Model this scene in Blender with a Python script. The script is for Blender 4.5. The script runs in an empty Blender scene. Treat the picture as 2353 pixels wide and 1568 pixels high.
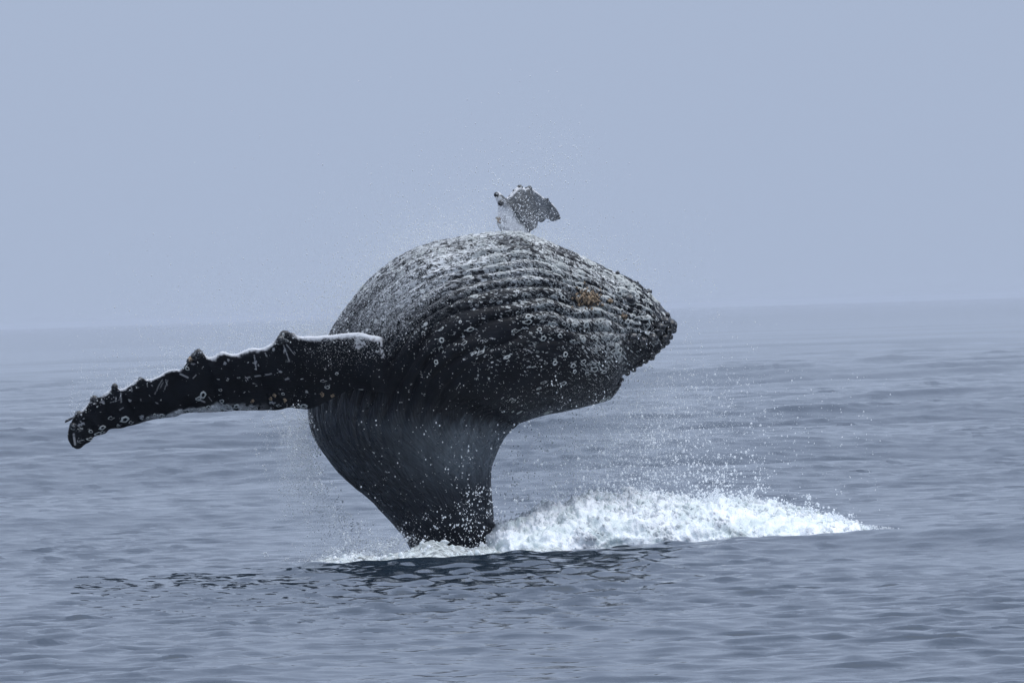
import bpy, math, random
import numpy as np
from mathutils import Vector, Matrix

random.seed(7)
rng = np.random.default_rng(11)
scn = bpy.context.scene
col = scn.collection

# ------------------------------------------------------------------ camera
CAM_Z = 3.30
Y0 = 200.0                          # metres from the boat to the whale
FPX = 33600.0                       # focal length in units of a 2352 px wide picture
PITCH = math.atan((784 - 715) / FPX)
ROLL = math.radians(1.8)
cam_d = bpy.data.cameras.new('camera')
cam_d.sensor_width = 36.0
cam_d.lens = 36.0 * FPX / 2352.0
cam_d.clip_start = 1.0
cam_d.clip_end = 60000.0
cam = bpy.data.objects.new('camera', cam_d)
col.objects.link(cam)
R_cam = Matrix.Rotation(math.pi / 2 - PITCH, 3, 'X') @ Matrix.Rotation(-ROLL, 3, 'Z')
cam.matrix_world = Matrix.Translation((0, 0, CAM_Z)) @ R_cam.to_4x4()
cam_d.dof.use_dof = True
cam_d.dof.focus_distance = 198.8
cam_d.dof.aperture_fstop = 32.0
scn.camera = cam

# ------------------------------------------------------------------ sky, sun, exposure
SUN_EL, SUN_AZ = math.radians(66), math.radians(112)
HORIZON = (0.405, 0.487, 0.652)
LOW = (0.405, 0.487, 0.655)
ZENITH = (1.62, 1.76, 2.00)
BG = 0.1
world = bpy.data.worlds.new('World')
scn.world = world
world.use_nodes = True
wt = world.node_tree
wt.nodes.clear()
wo = wt.nodes.new('ShaderNodeOutputWorld')
bg = wt.nodes.new('ShaderNodeBackground')
bg.inputs['Strength'].default_value = BG
sky = wt.nodes.new('ShaderNodeTexSky')
sky.sky_type = 'NISHITA'
sky.sun_disc = False
sky.sun_elevation = SUN_EL
sky.sun_rotation = SUN_AZ
sky.dust_density = 4.0
tc = wt.nodes.new('ShaderNodeTexCoord')
sep = wt.nodes.new('ShaderNodeSeparateXYZ')
rmp = wt.nodes.new('ShaderNodeValToRGB')
e = rmp.color_ramp.elements
e[0].position = 0.0
e[0].color = (*HORIZON, 1)
e[1].position = 1.0
e[1].color = (*ZENITH, 1)
k_ = e.new(0.5)
k_.color = (0.50, 0.60, 0.83, 1)
k_ = e.new(0.15)
k_.color = (*LOW, 1)
mul = wt.nodes.new('ShaderNodeVectorMath')
mul.operation = 'SCALE'
mul.inputs['Scale'].default_value = 1.0 / BG
mix = wt.nodes.new('ShaderNodeMix')
mix.data_type = 'RGBA'
mix.inputs['Factor'].default_value = 0.04      # a thick overcast: little of the clear sky gets through
wt.links.new(tc.outputs['Generated'], sep.inputs[0])
wt.links.new(sep.outputs['Z'], rmp.inputs['Fac'])
wt.links.new(rmp.outputs['Color'], mul.inputs[0])
wt.links.new(mul.outputs[0], mix.inputs['A'])
wt.links.new(sky.outputs['Color'], mix.inputs['B'])
wt.links.new(mix.outputs['Result'], bg.inputs['Color'])
wt.links.new(bg.outputs[0], wo.inputs['Surface'])

sun_d = bpy.data.lights.new('sun', 'SUN')
sun_d.energy = 1.5
sun_d.angle = math.radians(40)
sun_d.color = (1.0, 0.985, 0.955)
sun = bpy.data.objects.new('sun', sun_d)
col.objects.link(sun)
sdir = Vector((math.sin(SUN_AZ) * math.cos(SUN_EL), math.cos(SUN_AZ) * math.cos(SUN_EL), math.sin(SUN_EL)))
sun.rotation_euler = sdir.to_track_quat('Z', 'Y').to_euler()
sun.location = sdir * 30 + Vector((0, Y0, 0))

scn.view_settings.view_transform = 'Standard'
scn.view_settings.look = 'None'
scn.view_settings.exposure = 0.0
scn.view_settings.gamma = 1.0
scn.view_settings.use_curve_mapping = False
scn.render.engine = 'CYCLES'
scn.cycles.use_denoising = True
scn.cycles.max_bounces = 8
scn.cycles.transmission_bounces = 6
scn.cycles.transparent_max_bounces = 8
scn.cycles.volume_bounces = 0
scn.cycles.caustics_reflective = False
scn.cycles.caustics_refractive = False

# ------------------------------------------------------------------ helpers
Rn = np.array(R_cam)


def at(px, py, Y):
    """the point Y metres behind the whale's middle plane, placed from view measures of a 2352 x 1568 picture"""
    px, py, Y = np.broadcast_arrays(np.asarray(px, float), np.asarray(py, float), np.asarray(Y, float))
    d = np.stack([(px - 1176) / FPX, (784 - py) / FPX, -np.ones_like(px)], -1) @ Rn.T
    t = (Y0 + Y) / d[..., 1]
    p = d * t[..., None]
    p[..., 2] += CAM_Z
    return p


PXM = Y0 / FPX          # metres per view pixel at the whale


def set_props(o, label=None, cat=None, group=None, kind=None):
    if label: o['label'] = label
    if cat: o['category'] = cat
    if group: o['group'] = group
    if kind: o['kind'] = kind
    return o


def mesh_np(name, verts, quads=None, tris=None, smooth=True):
    me = bpy.data.meshes.new(name)
    nq = 0 if quads is None else len(quads)
    nt = 0 if tris is None else len(tris)
    me.vertices.add(len(verts))
    me.vertices.foreach_set('co', np.asarray(verts, np.float32).ravel())
    loops = []
    if nq: loops.append(np.asarray(quads, np.int32).ravel())
    if nt: loops.append(np.asarray(tris, np.int32).ravel())
    loops = np.concatenate(loops) if loops else np.zeros(0, np.int32)
    me.loops.add(len(loops))
    me.loops.foreach_set('vertex_index', loops)
    me.polygons.add(nq + nt)
    st = np.concatenate([np.arange(nq) * 4, nq * 4 + np.arange(nt) * 3]).astype(np.int32)
    me.polygons.foreach_set('loop_start', st)
    me.polygons.foreach_set('use_smooth', np.full(nq + nt, smooth))
    me.update(calc_edges=True)
    me.validate()
    return me


def add_attr(me, name, data, typ='FLOAT'):
    a = me.attributes.new(name, typ, 'POINT')
    a.data.foreach_set('value' if typ == 'FLOAT' else 'vector', np.asarray(data, np.float32).ravel())


def link(name, me, mat=None, parent=None):
    o = bpy.data.objects.new(name, me)
    col.objects.link(o)
    if mat: me.materials.append(mat)
    if parent: o.parent = parent
    return o


def grid_quads(n, m, wrap=False):
    i = np.arange(n - 1)[:, None]
    mm = m if wrap else m - 1
    j = np.arange(mm)[None, :]
    j2 = (j + 1) % m
    return np.stack([i * m + j, i * m + j2, (i + 1) * m + j2, (i + 1) * m + j], -1).reshape(-1, 4)


_perm = np.random.default_rng(3).permutation(256)
_perm = np.concatenate([_perm, _perm, _perm])
_g = np.random.default_rng(4).normal(size=(256, 3))
_g /= np.linalg.norm(_g, axis=1)[:, None]


def perlin(p):
    p = np.asarray(p, float)
    i = np.floor(p).astype(int)
    f = p - i
    u = f * f * f * (f * (f * 6 - 15) + 10)
    i &= 255
    out = 0
    for a in (0, 1):
        wa = u[..., 0] if a else 1 - u[..., 0]
        for b in (0, 1):
            wb = u[..., 1] if b else 1 - u[..., 1]
            for c in (0, 1):
                wc = u[..., 2] if c else 1 - u[..., 2]
                h = _perm[_perm[_perm[(i[..., 0] + a) & 255] + ((i[..., 1] + b) & 255)] + ((i[..., 2] + c) & 255)]
                g = _g[h]
                out = out + wa * wb * wc * (g[..., 0] * (f[..., 0] - a) + g[..., 1] * (f[..., 1] - b) + g[..., 2] * (f[..., 2] - c))
    return out * 1.5


def fbm(p, oct=4, lac=2.03, gain=0.5):
    s, a = 0, 1.0
    for k in range(oct):
        s = s + a * perlin(p * lac ** k + 17.3 * k)
        a *= gain
    return s


def billow(p, oct=4, lac=2.1, gain=0.5):
    s, a = 0, 1.0
    for k in range(oct):
        s = s + a * np.abs(perlin(p * lac ** k + 9.1 * k))
        a *= gain
    return s


def smooth(x, a, b):
    t = np.clip((x - a) / (b - a), 0, 1)
    return t * t * (3 - 2 * t)


def cr(pts, t):
    """Catmull-Rom through pts (n,k) at t in 0..n-1"""
    P = np.asarray(pts, float)
    n = len(P)
    P = np.concatenate([[2 * P[0] - P[1]], P, [2 * P[-1] - P[-2]]])
    i = np.clip(np.floor(t).astype(int), 0, n - 2)
    f = (t - i)[:, None]
    a, b, c, d = P[i], P[i + 1], P[i + 2], P[i + 3]
    return 0.5 * (2 * b + (c - a) * f + (2 * a - 5 * b + 4 * c - d) * f ** 2 + (3 * b - 3 * c + d - a) * f ** 3)


class NT:
    """small node-tree writer"""
    def __init__(self, name):
        self.m = bpy.data.materials.new(name)
        self.m.use_nodes = True
        self.t = self.m.node_tree
        self.t.nodes.clear()

    def n(self, typ, **kw):
        nd = self.t.nodes.new('ShaderNode' + typ)
        for k, v in kw.items():
            if k.startswith('i_'):
                self.put(nd.inputs[k[2:].replace('_', ' ')], v)
            else:
                setattr(nd, k, v)
        return nd

    def put(self, sock, v):
        if isinstance(v, bpy.types.NodeSocket): self.t.links.new(v, sock)
        elif isinstance(v, bpy.types.Node): self.t.links.new(v.outputs[0], sock)
        else: sock.default_value = v

    def math(self, op, a, b=0.0, c=0.0, clamp=False):
        nd = self.n('Math', operation=op, use_clamp=clamp)
        for s, v in zip(nd.inputs, (a, b, c)): self.put(s, v)
        return nd.outputs[0]

    def range(self, v, a, b, c=0.0, d=1.0, kind='SMOOTHSTEP'):
        nd = self.n('MapRange', interpolation_type=kind)
        for k, x in zip(('Value', 'From Min', 'From Max', 'To Min', 'To Max'), (v, a, b, c, d)): self.put(nd.inputs[k], x)
        return nd.outputs[0]

    def mix(self, f, a, b):
        nd = self.n('Mix', data_type='RGBA')
        self.put(nd.inputs['Factor'], f)
        for k, v in (('A', a), ('B', b)):
            self.put(nd.inputs[k], v if not isinstance(v, tuple) else (*v, 1))
        return nd.outputs['Result']

    def attr(self, name, vec=False):
        nd = self.n('Attribute', attribute_name=name)
        return nd.outputs['Vector'] if vec else nd.outputs['Fac']

    def scale(self, v, s):
        nd = self.n('VectorMath', operation='MULTIPLY')
        self.put(nd.inputs[0], v)
        nd.inputs[1].default_value = s
        return nd.outputs[0]

    def noise(self, vec, scale, detail=3.0, rough=0.5, dist=0.0):
        nd = self.n('TexNoise')
        self.put(nd.inputs['Vector'], vec)
        for k, v in (('Scale', scale), ('Detail', detail), ('Roughness', rough), ('Distortion', dist)): nd.inputs[k].default_value = v
        return nd.outputs['Fac']

    def voro(self, vec, scale, feat='F1', rnd=1.0):
        nd = self.n('TexVoronoi', feature=feat)
        self.put(nd.inputs['Vector'], vec)
        nd.inputs['Scale'].default_value = scale
        nd.inputs['Randomness'].default_value = rnd
        return nd

    def out(self, sh, vol=None):
        o = self.n('OutputMaterial')
        if sh is not None: self.put(o.inputs['Surface'], sh)
        if vol is not None: self.put(o.inputs['Volume'], vol)
        return self.m


# ------------------------------------------------------------------ ocean
def wave_tile(N, L, lmin, lmax, slope, direction, spread, seed, power=3.2):
    r = np.random.default_rng(seed)
    k1 = 2 * np.pi * np.fft.fftfreq(N, L / N)
    kx, ky = np.meshgrid(k1, k1, indexing='ij')
    k = np.hypot(kx, ky)
    k[0, 0] = 1
    th = np.arctan2(ky, kx) - direction
    A = k ** (-power / 2 - 0.5) * np.abs(np.cos(th / 2)) ** spread
    A *= smooth(k, 2 * np.pi / lmax * 0.7, 2 * np.pi / lmax) * (1 - smooth(k, 2 * np.pi / lmin, 2 * np.pi / lmin * 1.5))
    A[0, 0] = 0
    F = A * (r.normal(size=k.shape) + 1j * r.normal(size=k.shape))
    h = np.fft.ifft2(F).real
    sx = np.fft.ifft2(1j * kx * F).real
    sy = np.fft.ifft2(1j * ky * F).real
    dx = np.fft.ifft2(1j * kx / k * F).real
    dy = np.fft.ifft2(1j * ky / k * F).real
    c = slope / math.sqrt((sx ** 2 + sy ** 2).mean())
    return L, N, np.stack([dx, dy, h], -1) * c


def tile_at(tile, x, y):
    L, N, D = tile
    u, v = np.mod(x / L, 1) * N, np.mod(y / L, 1) * N
    i, j = np.floor(u).astype(int), np.floor(v).astype(int)
    fu, fv = (u - i)[..., None], (v - j)[..., None]
    i, j = i % N, j % N
    i2, j2 = (i + 1) % N, (j + 1) % N
    return (D[i, j] * (1 - fu) * (1 - fv) + D[i2, j] * fu * (1 - fv) + D[i, j2] * (1 - fu) * fv + D[i2, j2] * fu * fv)


T_RIP = wave_tile(1024, 61.0, 0.34, 1.15, 0.165, math.radians(-80), 3, 21, 2.0)
T_MID = wave_tile(512, 97.0, 1.6, 7.0, 0.050, math.radians(-48), 12, 22, 2.6)
T_SWL = wave_tile(512, 611.0, 5.0, 70.0, 0.036, math.radians(-80), 16, 23)


def crest(x, y):
    """the swell that stands between the boat and the whale"""
    c = Y0 - 9.0 + 0.05 * x + 0.4 * np.sin(x * 0.35 + 0.6)
    v = y - c
    w = np.where(v < 0, 5.0 - 2.9 * smooth(x, 1.5, 4.5), 2.4)
    a = smooth(x, -7.0, -2.0) * np.clip(0.045 + 0.031 * (x + 2.4), 0.03, 0.46)
    return a * np.exp(-(v / w) ** 2)


def ocean_disp(x, y, dy):
    near = np.exp(-((y - Y0 + 5) / 15.0) ** 2) * np.exp(-(x / 14.0) ** 2)      # the swell lifts and stretches what lies round it
    d = tile_at(T_SWL, x + 91, y + 40) * (1 - 0.95 * near)[..., None] * (smooth(y, 40, 300) * (1 - 0.8 * smooth(y, 600, 2600)))[..., None]
    d[..., :2] *= 0.5
    m = tile_at(T_MID, x, y) * (1 - 0.6 * near)[..., None] * (1 - smooth(dy, 1.3, 5.0))[..., None]
    m = m * ((0.45 + 1.45 * smooth(y, 190, 480)) * (1 - 0.45 * smooth(y, 700, 2500)))[..., None]
    m = m * (0.8 + 0.6 * perlin(np.stack([x * 0.05, y * 0.02, 0 * x], -1)))[..., None]
    gust = 0.9 + 0.6 * fbm(np.stack([x * 0.11, y * 0.02, 0 * x + 5], -1), 2)
    r = tile_at(T_RIP, x * 0.85 + y * 0.1, y) * np.clip(gust, 0.35, 1.5)[..., None] * (1 - smooth(dy, 0.6, 2.6))[..., None]
    d = d + m * np.array([1.4, 1.4, 1]) + r * np.array([1.2, 1.9, 1])
    d[..., 2] += crest(x, y)
    lump = np.exp(-((x - 5.15) / 0.45) ** 2 - ((y - Y0 + 2.5) / 2.5) ** 2)          # broken water where the foam ends
    d[..., 2] += lump * (0.17 + 0.16 * perlin(np.stack([x * 5, y * 2.5, 0 * x], -1)))
    return d


ys = [40.0]
while ys[-1] < 20000:
    y = ys[-1]
    g = 0.02 if y < 112 else 0.0009 if y < 330 else 0.0009 + 0.014 * smooth(np.array(y), 330, 2600).item()
    ys.append(y * (1 + g))
ys = np.array(ys)
u = np.linspace(-1, 1, 384)
half = 0.08 * ys + 14
X = half[:, None] * (0.34 * u + 0.66 * u ** 3)[None, :]
Yg = np.repeat(ys[:, None], len(u), 1)
DY = np.repeat(np.gradient(ys)[:, None], len(u), 1)
D = ocean_disp(X, Yg, DY)
edge = (1 - smooth(np.abs(u), 0.93, 1.0))[None, :] * smooth(ys, 42, 70)[:, None]
D *= edge[..., None]
D[..., 2] -= 0.36 * (1 - edge)
V = np.stack([X, Yg, np.zeros_like(X)], -1) + D
V = V.reshape(-1, 3)
Q = grid_quads(len(ys), len(u))[:, ::-1]
# the open water round the detailed sector: one wide sheet a little lower
B = 24000.0
nb = len(V)
V = np.concatenate([V, [[-B, -B, -0.35], [B, -B, -0.35], [B, B, -0.35], [-B, B, -0.35]]])
Q = np.concatenate([Q, [[nb, nb + 1, nb + 2, nb + 3]]])

m = NT('sea_water')
geo = m.n('NewGeometry')
pos = geo.outputs['Position']
nz1 = m.noise(m.scale(pos, (1.0, 0.6, 1.0)), 3.4, 4, 0.6, 0.4)
nz2 = m.noise(m.scale(pos, (1.0, 0.5, 1.0)), 14.0, 3, 0.55)
patch = m.noise(m.scale(pos, (0.07, 0.03, 0.05)), 1.0, 2, 0.5)
hgt = m.math('ADD', m.math('MULTIPLY', nz1, 0.018), m.math('MULTIPLY', nz2, 0.004))
py_ = m.n('SeparateXYZ')
m.put(py_.inputs[0], pos)
bmp = m.n('Bump', i_Strength=m.math('MULTIPLY', m.range(patch, 0.35, 0.65, 0.35, 0.8), m.range(py_.outputs[1], 300, 1500, 1.0, 0.4)), i_Distance=1.0, i_Height=hgt)
p = m.n('BsdfPrincipled')
m.put(p.inputs['Base Color'], (0.014, 0.026, 0.040, 1))
p.inputs['Roughness'].default_value = 0.05
p.inputs['IOR'].default_value = 1.333
m.put(p.inputs['Normal'], bmp.outputs[0])
WATER = m.out(p)
ocean = link('ocean_water', mesh_np('ocean_water', V, Q), WATER)
set_props(ocean, 'grey blue rippled sea fading into fog at the horizon', None, None, 'structure')

# ------------------------------------------------------------------ haze
HAZE = 0.00005
m = NT('sea_haze')
pv = m.n('VolumePrincipled')
m.put(pv.inputs['Color'], (0.80, 0.87, 1.0, 1))
pv.inputs['Density'].default_value = HAZE
m.out(None, pv.outputs[0])
x0, x1, y0, y1, z0, z1 = -26000, 26000, -26000, 26000, -1.9, 8.0
hv = [(x, y, z) for z in (z0, z1) for y in (y0, y1) for x in (x0, x1)]
hq = [(0, 2, 3, 1), (4, 5, 7, 6), (0, 1, 5, 4), (2, 6, 7, 3), (0, 4, 6, 2), (1, 3, 7, 5)]
haze = link('haze', mesh_np('haze', hv, hq, smooth=False), m.m)
set_props(haze, 'pale sea fog over the water', None, None, 'stuff')

# ------------------------------------------------------------------ whale
#        inner edge      outer edge     half depth  depth shift   (view px)
ST = [((1172, 1420), (1010, 1440), 85, 10),
      ((1145, 1250), (948, 1270), 100, 10),
      ((1131, 1160), (868, 1165), 132, 12),
      ((1127, 1085), (786, 1090), 168, 14),
      ((1143, 1030), (726, 1012), 200, 10),
      ((1166, 995), (708, 935), 222, 0),
      ((1188, 974), (730, 840), 240, -8),
      ((1214, 962), (770, 752), 252, -14),
      ((1250, 951), (838, 655), 258, -20),
      ((1290, 944), (938, 582), 255, -22),
      ((1332, 937), (1062, 546), 244, -20),
      ((1368, 928), (1190, 535), 226, -16),
      ((1402, 915), (1296, 574), 202, -12),
      ((1424, 886), (1390, 616), 178, -8),
      ((1431, 861), (1448, 643), 150, -4),
      ((1475, 836), (1494, 676), 118, 0),
      ((1508, 812), (1524, 708), 82, 0),
      ((1530, 790), (1540, 728), 46, 0),
      ((1541, 764), (1545, 746), 12, 0)]
S_arr = np.array([[a[0], a[1], b[0], b[1], c, d] for a, b, c, d in ST])
NS, NP = 620, 400
tt = np.linspace(0, len(ST) - 1, NS)
C = cr(S_arr, tt)
_q = np.linspace(0, 1, NP, endpoint=False)
ph = np.where(_q < 0.68, _q / 0.68 * (1.12 * np.pi), 1.12 * np.pi + (_q - 0.68) / 0.32 * (0.88 * np.pi))
ph = np.mod(ph - 0.06 * np.pi, 2 * np.pi)
ph = np.sort(ph)
# finer towards the camera side
I_ = at(C[:, 0], C[:, 1], 0)
O_ = at(C[:, 2], C[:, 3], 0)
cen = 0.5 * (I_ + O_)
cen[:, 1] += C[:, 5] * PXM
ax = 0.5 * (O_ - I_)
hd = np.maximum(C[:, 4], 6) * PXM
cp, sp = np.cos(ph), np.sin(ph)
ex = 0.9
cx = np.sign(cp) * np.abs(cp) ** ex
sx = np.sign(sp) * np.abs(sp) ** ex
BV = cen[:, None, :] + ax[:, None, :] * cx[None, :, None]
BV[..., 1] -= hd[:, None] * sx[None, :]


def normals(G):
    du = np.gradient(G, axis=0)
    dv = np.roll(G, -1, 1) - np.roll(G, 1, 1)
    n = np.cross(dv, du)
    n /= np.maximum(np.linalg.norm(n, axis=-1), 1e-9)[..., None]
    return n


Nn = normals(BV)
flip = np.sign(np.sum(Nn * (BV - cen[:, None, :]), -1).mean())
Nn *= flip
T2 = np.repeat(tt[:, None], NP, 1)
P2 = np.repeat(np.where(ph > np.pi, ph - 2 * np.pi, ph)[None, :], NS, 0)      # -pi..pi, + is the camera side
seg = np.linalg.norm(np.gradient(cen + 0.6 * ax, axis=0), axis=1)
slen = np.cumsum(seg)
rad = 0.5 * (np.linalg.norm(ax, axis=1) + hd)
FL = np.stack([np.repeat(slen[:, None], NP, 1), P2 * np.maximum(rad[:, None], 0.25), 0 * P2], -1)

PB = BV.copy()
wob = fbm(np.stack([T2 * 0.45, P2 * 2.0, 0 * T2], -1), 2) * 0.10
deg = np.degrees(P2)
pleat_mask = smooth(T2, 3.6, 6.2) * (1 - smooth(T2, 14.2, 15.8)) * (1 - smooth(np.abs(deg), 78, 118))
pleat_n = 46.0
phase = (P2 + wob) * pleat_n
pl = np.abs(np.sin(phase / 2)) ** 0.7
brk = np.clip(0.85 + 0.6 * fbm(np.stack([T2 * 0.7, P2 * 8, 0 * T2 + 3], -1), 2), 0.6, 1.2)
amp = 0.105 * np.clip(rad[:, None] / 1.3, 0.3, 1) * pleat_mask * brk
disp = (pl - 0.75) * amp
# lighter streaking folds down the back
fold = smooth(T2, 1.0, 3.0) * (1 - smooth(T2, 5.5, 7.5))
disp += 0.014 * fold * fbm(np.stack([T2 * 0.6, P2 * 34, 0 * T2 + 7], -1), 3)
disp += 0.010 * fold * fbm(np.stack([T2 * 0.5, P2 * 5, 0 * T2 + 9], -1), 2)
disp += 0.016 * fbm(PB * 2.3, 3)
disp += 0.004 * smooth(T2, 8, 12) * (1 - smooth(np.abs(deg), 70, 120)) * fbm(PB * 11, 3)
# hollow where the head folds over the back, and the shoulder swelling
g1 = np.exp(-((T2 - 5.7) / 0.75) ** 2) * np.exp(-((deg - 128) / 26) ** 2)
disp -= 0.10 * g1
g2 = np.exp(-((T2 - 7.3) / 1.2) ** 2) * np.exp(-((deg - 140) / 30) ** 2)
disp += 0.06 * g2
# jaw line
jaw = np.exp(-((deg - 163 + (T2 - 12) * 3) / 3.0) ** 2) * smooth(T2, 10.5, 12)
disp -= 0.02 * jaw
# knobbly chin
chin = smooth(T2, 13.6, 15.5) * np.exp(-((deg - 95) / 75) ** 2)
kn = perlin(PB * 6.5 + 3.1)
disp += 0.055 * chin * np.clip(kn, -0.2, 1) + 0.02 * chin * perlin(PB * 15)
disp *= np.clip(rad / 0.25, 0.1, 1)[:, None]
BV = BV + Nn * disp[..., None]
bv = BV.reshape(-1, 3)
bq = grid_quads(NS, NP, True)
if flip < 0: pass
c0, c1 = len(bv), len(bv) + 1
cap0, cap1 = BV[0].mean(0), BV[-1].mean(0) + (BV[-1].mean(0) - BV[-4].mean(0))
bv = np.concatenate([bv, [cap0, cap1]])
j = np.arange(NP)
j2 = (j + 1) % NP
t0_ = np.stack([np.full(NP, c0), j2, j], -1)
t1_ = np.stack([np.full(NP, c1), (NS - 1) * NP + j, (NS - 1) * NP + j2], -1)
bt = np.concatenate([t0_, t1_])


def pad(a, k=1):
    a = a.reshape(NS * NP, -1)
    return np.concatenate([a, np.repeat(a[:1], 1, 0), np.repeat(a[-1:], 1, 0)])


# how thickly barnacles and their scars sit on the skin
band = smooth(T2, 6.8, 9.5) * (1 - smooth(deg, 88, 118)) * smooth(deg, -60, -5)
low_r = smooth(T2, 10.0, 12.5) * (1 - smooth(deg, 120, 150)) * smooth(deg, 40, 90)
patchy = 0.55 + 0.9 * fbm(PB * 1.9 + 4, 2)
core = np.exp(-((deg - 42) / 32) ** 2) * smooth(T2, 8.2, 10.2)
dens = np.clip((0.50 * band + 0.45 * core) * np.clip(patchy, 0.15, 1.3) + 0.25 * low_r + 0.05 * smooth(T2, 6.0, 7.5), 0, 1)
dens *= 1 - 0.55 * smooth(T2, 13.8, 15.0)
dens *= 1 - 0.75 * np.exp(-((T2 - 9.2) / 2.2) ** 2) * np.exp(-((deg - 82) / 20) ** 2)
foamy = np.exp(-((T2 - 9.3) / 1.3) ** 2) * np.exp(-((deg - 44) / 17) ** 2)
foamy = np.maximum(foamy, 0.6 * smooth(T2, 6.5, 8) * (1 - smooth(T2, 11.5, 13)) * np.exp(-((deg - 4) / 22) ** 2))
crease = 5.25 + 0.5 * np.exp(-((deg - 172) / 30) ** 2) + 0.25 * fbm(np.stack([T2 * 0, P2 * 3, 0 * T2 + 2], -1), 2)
pale = smooth(T2, 2.2, 3.4) * (1 - smooth(T2 - crease + 0.5 * fbm(np.stack([T2 * 1.5, P2 * 14, 0 * T2 + 4], -1), 3), -0.8, 0.25)) * smooth(deg, 65, 130) * np.clip(0.85 + 0.4 * fbm(np.stack([T2 * 0.9, P2 * 7, 0 * T2 + 6], -1), 2), 0.4, 1.15)  # paler skin on the back, with wet sky sheen painted into its colour
pale = np.maximum(pale, 0.32 * np.exp(-((T2 - 4.55) / 0.40) ** 2) * smooth(deg, 50, 95) * (deg > 0))  # highlight band along the crease, painted as paler skin
slate = smooth(T2, 0.9, 1.8) * (1 - smooth(T2 - crease, -0.3, 0.3))
stk = smooth(T2, 0.6, 2.0) * (1 - smooth(T2, 5.0, 6.2)) * (0.3 + 0.7 * np.exp(-((deg - 25) / 36) ** 2))  # lighter skin streaks; wet sheen at the left edge is put into their colour
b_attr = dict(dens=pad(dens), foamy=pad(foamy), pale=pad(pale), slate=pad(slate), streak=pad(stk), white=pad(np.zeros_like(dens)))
b_flow = pad(FL)


def blade(L, T, ns, nc, depth_root, tilt, thick, flow_off=20.0, noise_amp=0.006):
    """a flipper between a leading and a trailing outline (view px)"""
    L, T = np.array(L, float), np.array(T, float)

    def resamp(P, n, k):
        d = np.concatenate([[0], np.cumsum(np.hypot(*np.diff(P, axis=0).T))])
        s = np.linspace(0, d[-1], n) if k is None else k * d[-1]
        out = cr(P, np.interp(s, d, np.arange(len(P))))
        return out
    s = np.linspace(0, 1, ns)
    l, t = resamp(L, ns, s), resamp(T, ns, s)
    ang = np.linspace(0, 2 * np.pi, nc, endpoint=False)
    c = 0.5 - 0.5 * np.cos(ang)                      # 0 leading .. 1 trailing
    side = np.sign(np.sin(ang))
    prof = (1.9 * np.sqrt(np.clip(c, 0, 1)) * (1 - c) ** 0.8 + 0.10 * np.sqrt(np.clip(c * (1 - c), 0, 1)))
    chord = np.hypot(*(l - t).T)
    dep = depth_root(0.5 * (l + t)[:, 0])
    tl = tilt(0.5 * (l + t)[:, 0])
    p2 = l[:, None, :] * (1 - c)[None, :, None] + t[:, None, :] * c[None, :, None]
    dz = dep[:, None] + (tl * chord)[:, None] * PXM * (c - 0.35)[None, :]
    th = thick(s)[:, None] * chord[:, None] * PXM * (prof * side)[None, :]
    G = at(p2[..., 0], p2[..., 1], dz)
    G[..., 1] -= th
    G += noise_amp * np.stack([perlin(G * 9), perlin(G * 9 + 31), perlin(G * 9 + 57)], -1) * np.minimum(1, chord / 60)[:, None, None]
    quads = grid_quads(ns, nc, True)
    v = G.reshape(-1, 3)
    n0 = len(v)
    v = np.concatenate([v, [G[0].mean(0), G[-1].mean(0)]])
    jj = np.arange(nc)
    k2 = (jj + 1) % nc
    tr = np.concatenate([np.stack([np.full(nc, n0), k2, jj], -1), np.stack([np.full(nc, n0 + 1), (ns - 1) * nc + jj, (ns - 1) * nc + k2], -1)])
    s2 = np.repeat(s[:, None], nc, 1)
    c2 = np.repeat(c[None, :], ns, 0)
    sd = np.repeat(side[None, :], ns, 0)
    fl = np.stack([flow_off + p2[..., 0] * PXM, p2[..., 1] * PXM, 0.0 * s2], -1)
    return v, quads, tr, s2, c2, sd, p2, fl, chord


LEAD = [(940, 835), (915, 806), (892, 784), (878, 775), (857, 770), (817, 764), (757, 770), (691, 772), (676, 766), (658, 763), (643, 768), (625, 787), (602, 799),
        (572, 800), (546, 812), (529, 812), (509, 807), (486, 820), (473, 817), (462, 804), (447, 808), (429, 834), (417, 847), (387, 850),
        (361, 865), (338, 871), (325, 868), (314, 872), (291, 888), (275, 893), (265, 886), (248, 898), (229, 911), (216, 911), (204, 924),
        (189, 941), (173, 954), (159, 980), (156, 1006), (166, 1026)]
TRAIL = [(940, 880), (900, 900), (860, 899), (807, 895), (757, 919), (708, 939), (665, 936), (642, 941), (592, 942), (526, 944), (486, 947), (427, 949), (404, 956),
         (367, 961), (341, 966), (314, 974), (290, 980), (275, 984), (252, 985), (242, 995), (225, 1000), (215, 1004), (206, 1015), (196, 1020), (185, 1029), (176, 1031)]
fA = blade(LEAD, TRAIL, 560, 168,
           lambda x: np.interp(x, [150, 400, 600, 760, 820, 855, 880, 900, 930], [-1.62, -1.45, -1.36, -1.44, -1.53, -1.57, -1.50, -1.38, -1.15]),
           lambda x: np.interp(x, [150, 600, 760, 860], [0.36, 0.40, 0.34, 0.10]), lambda s: 0.125 - 0.045 * s)
TOPL = [(1160, 575), (1156, 540), (1147, 526), (1141, 512), (1142, 492), (1143, 471), (1138, 455), (1138, 445), (1146, 441), (1154, 449), (1162, 455), (1172, 446), (1180, 437), (1192, 427),
        (1203, 431), (1216, 429), (1232, 440), (1249, 453), (1261, 460), (1278, 479), (1286, 494)]
TOPT = [(1222, 575), (1216, 540), (1218, 532), (1223, 528), (1230, 524), (1234, 519), (1236, 509), (1242, 511), (1248, 509), (1255, 503), (1261, 504), (1266, 508), (1275, 508), (1281, 505), (1285, 500)]
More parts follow.
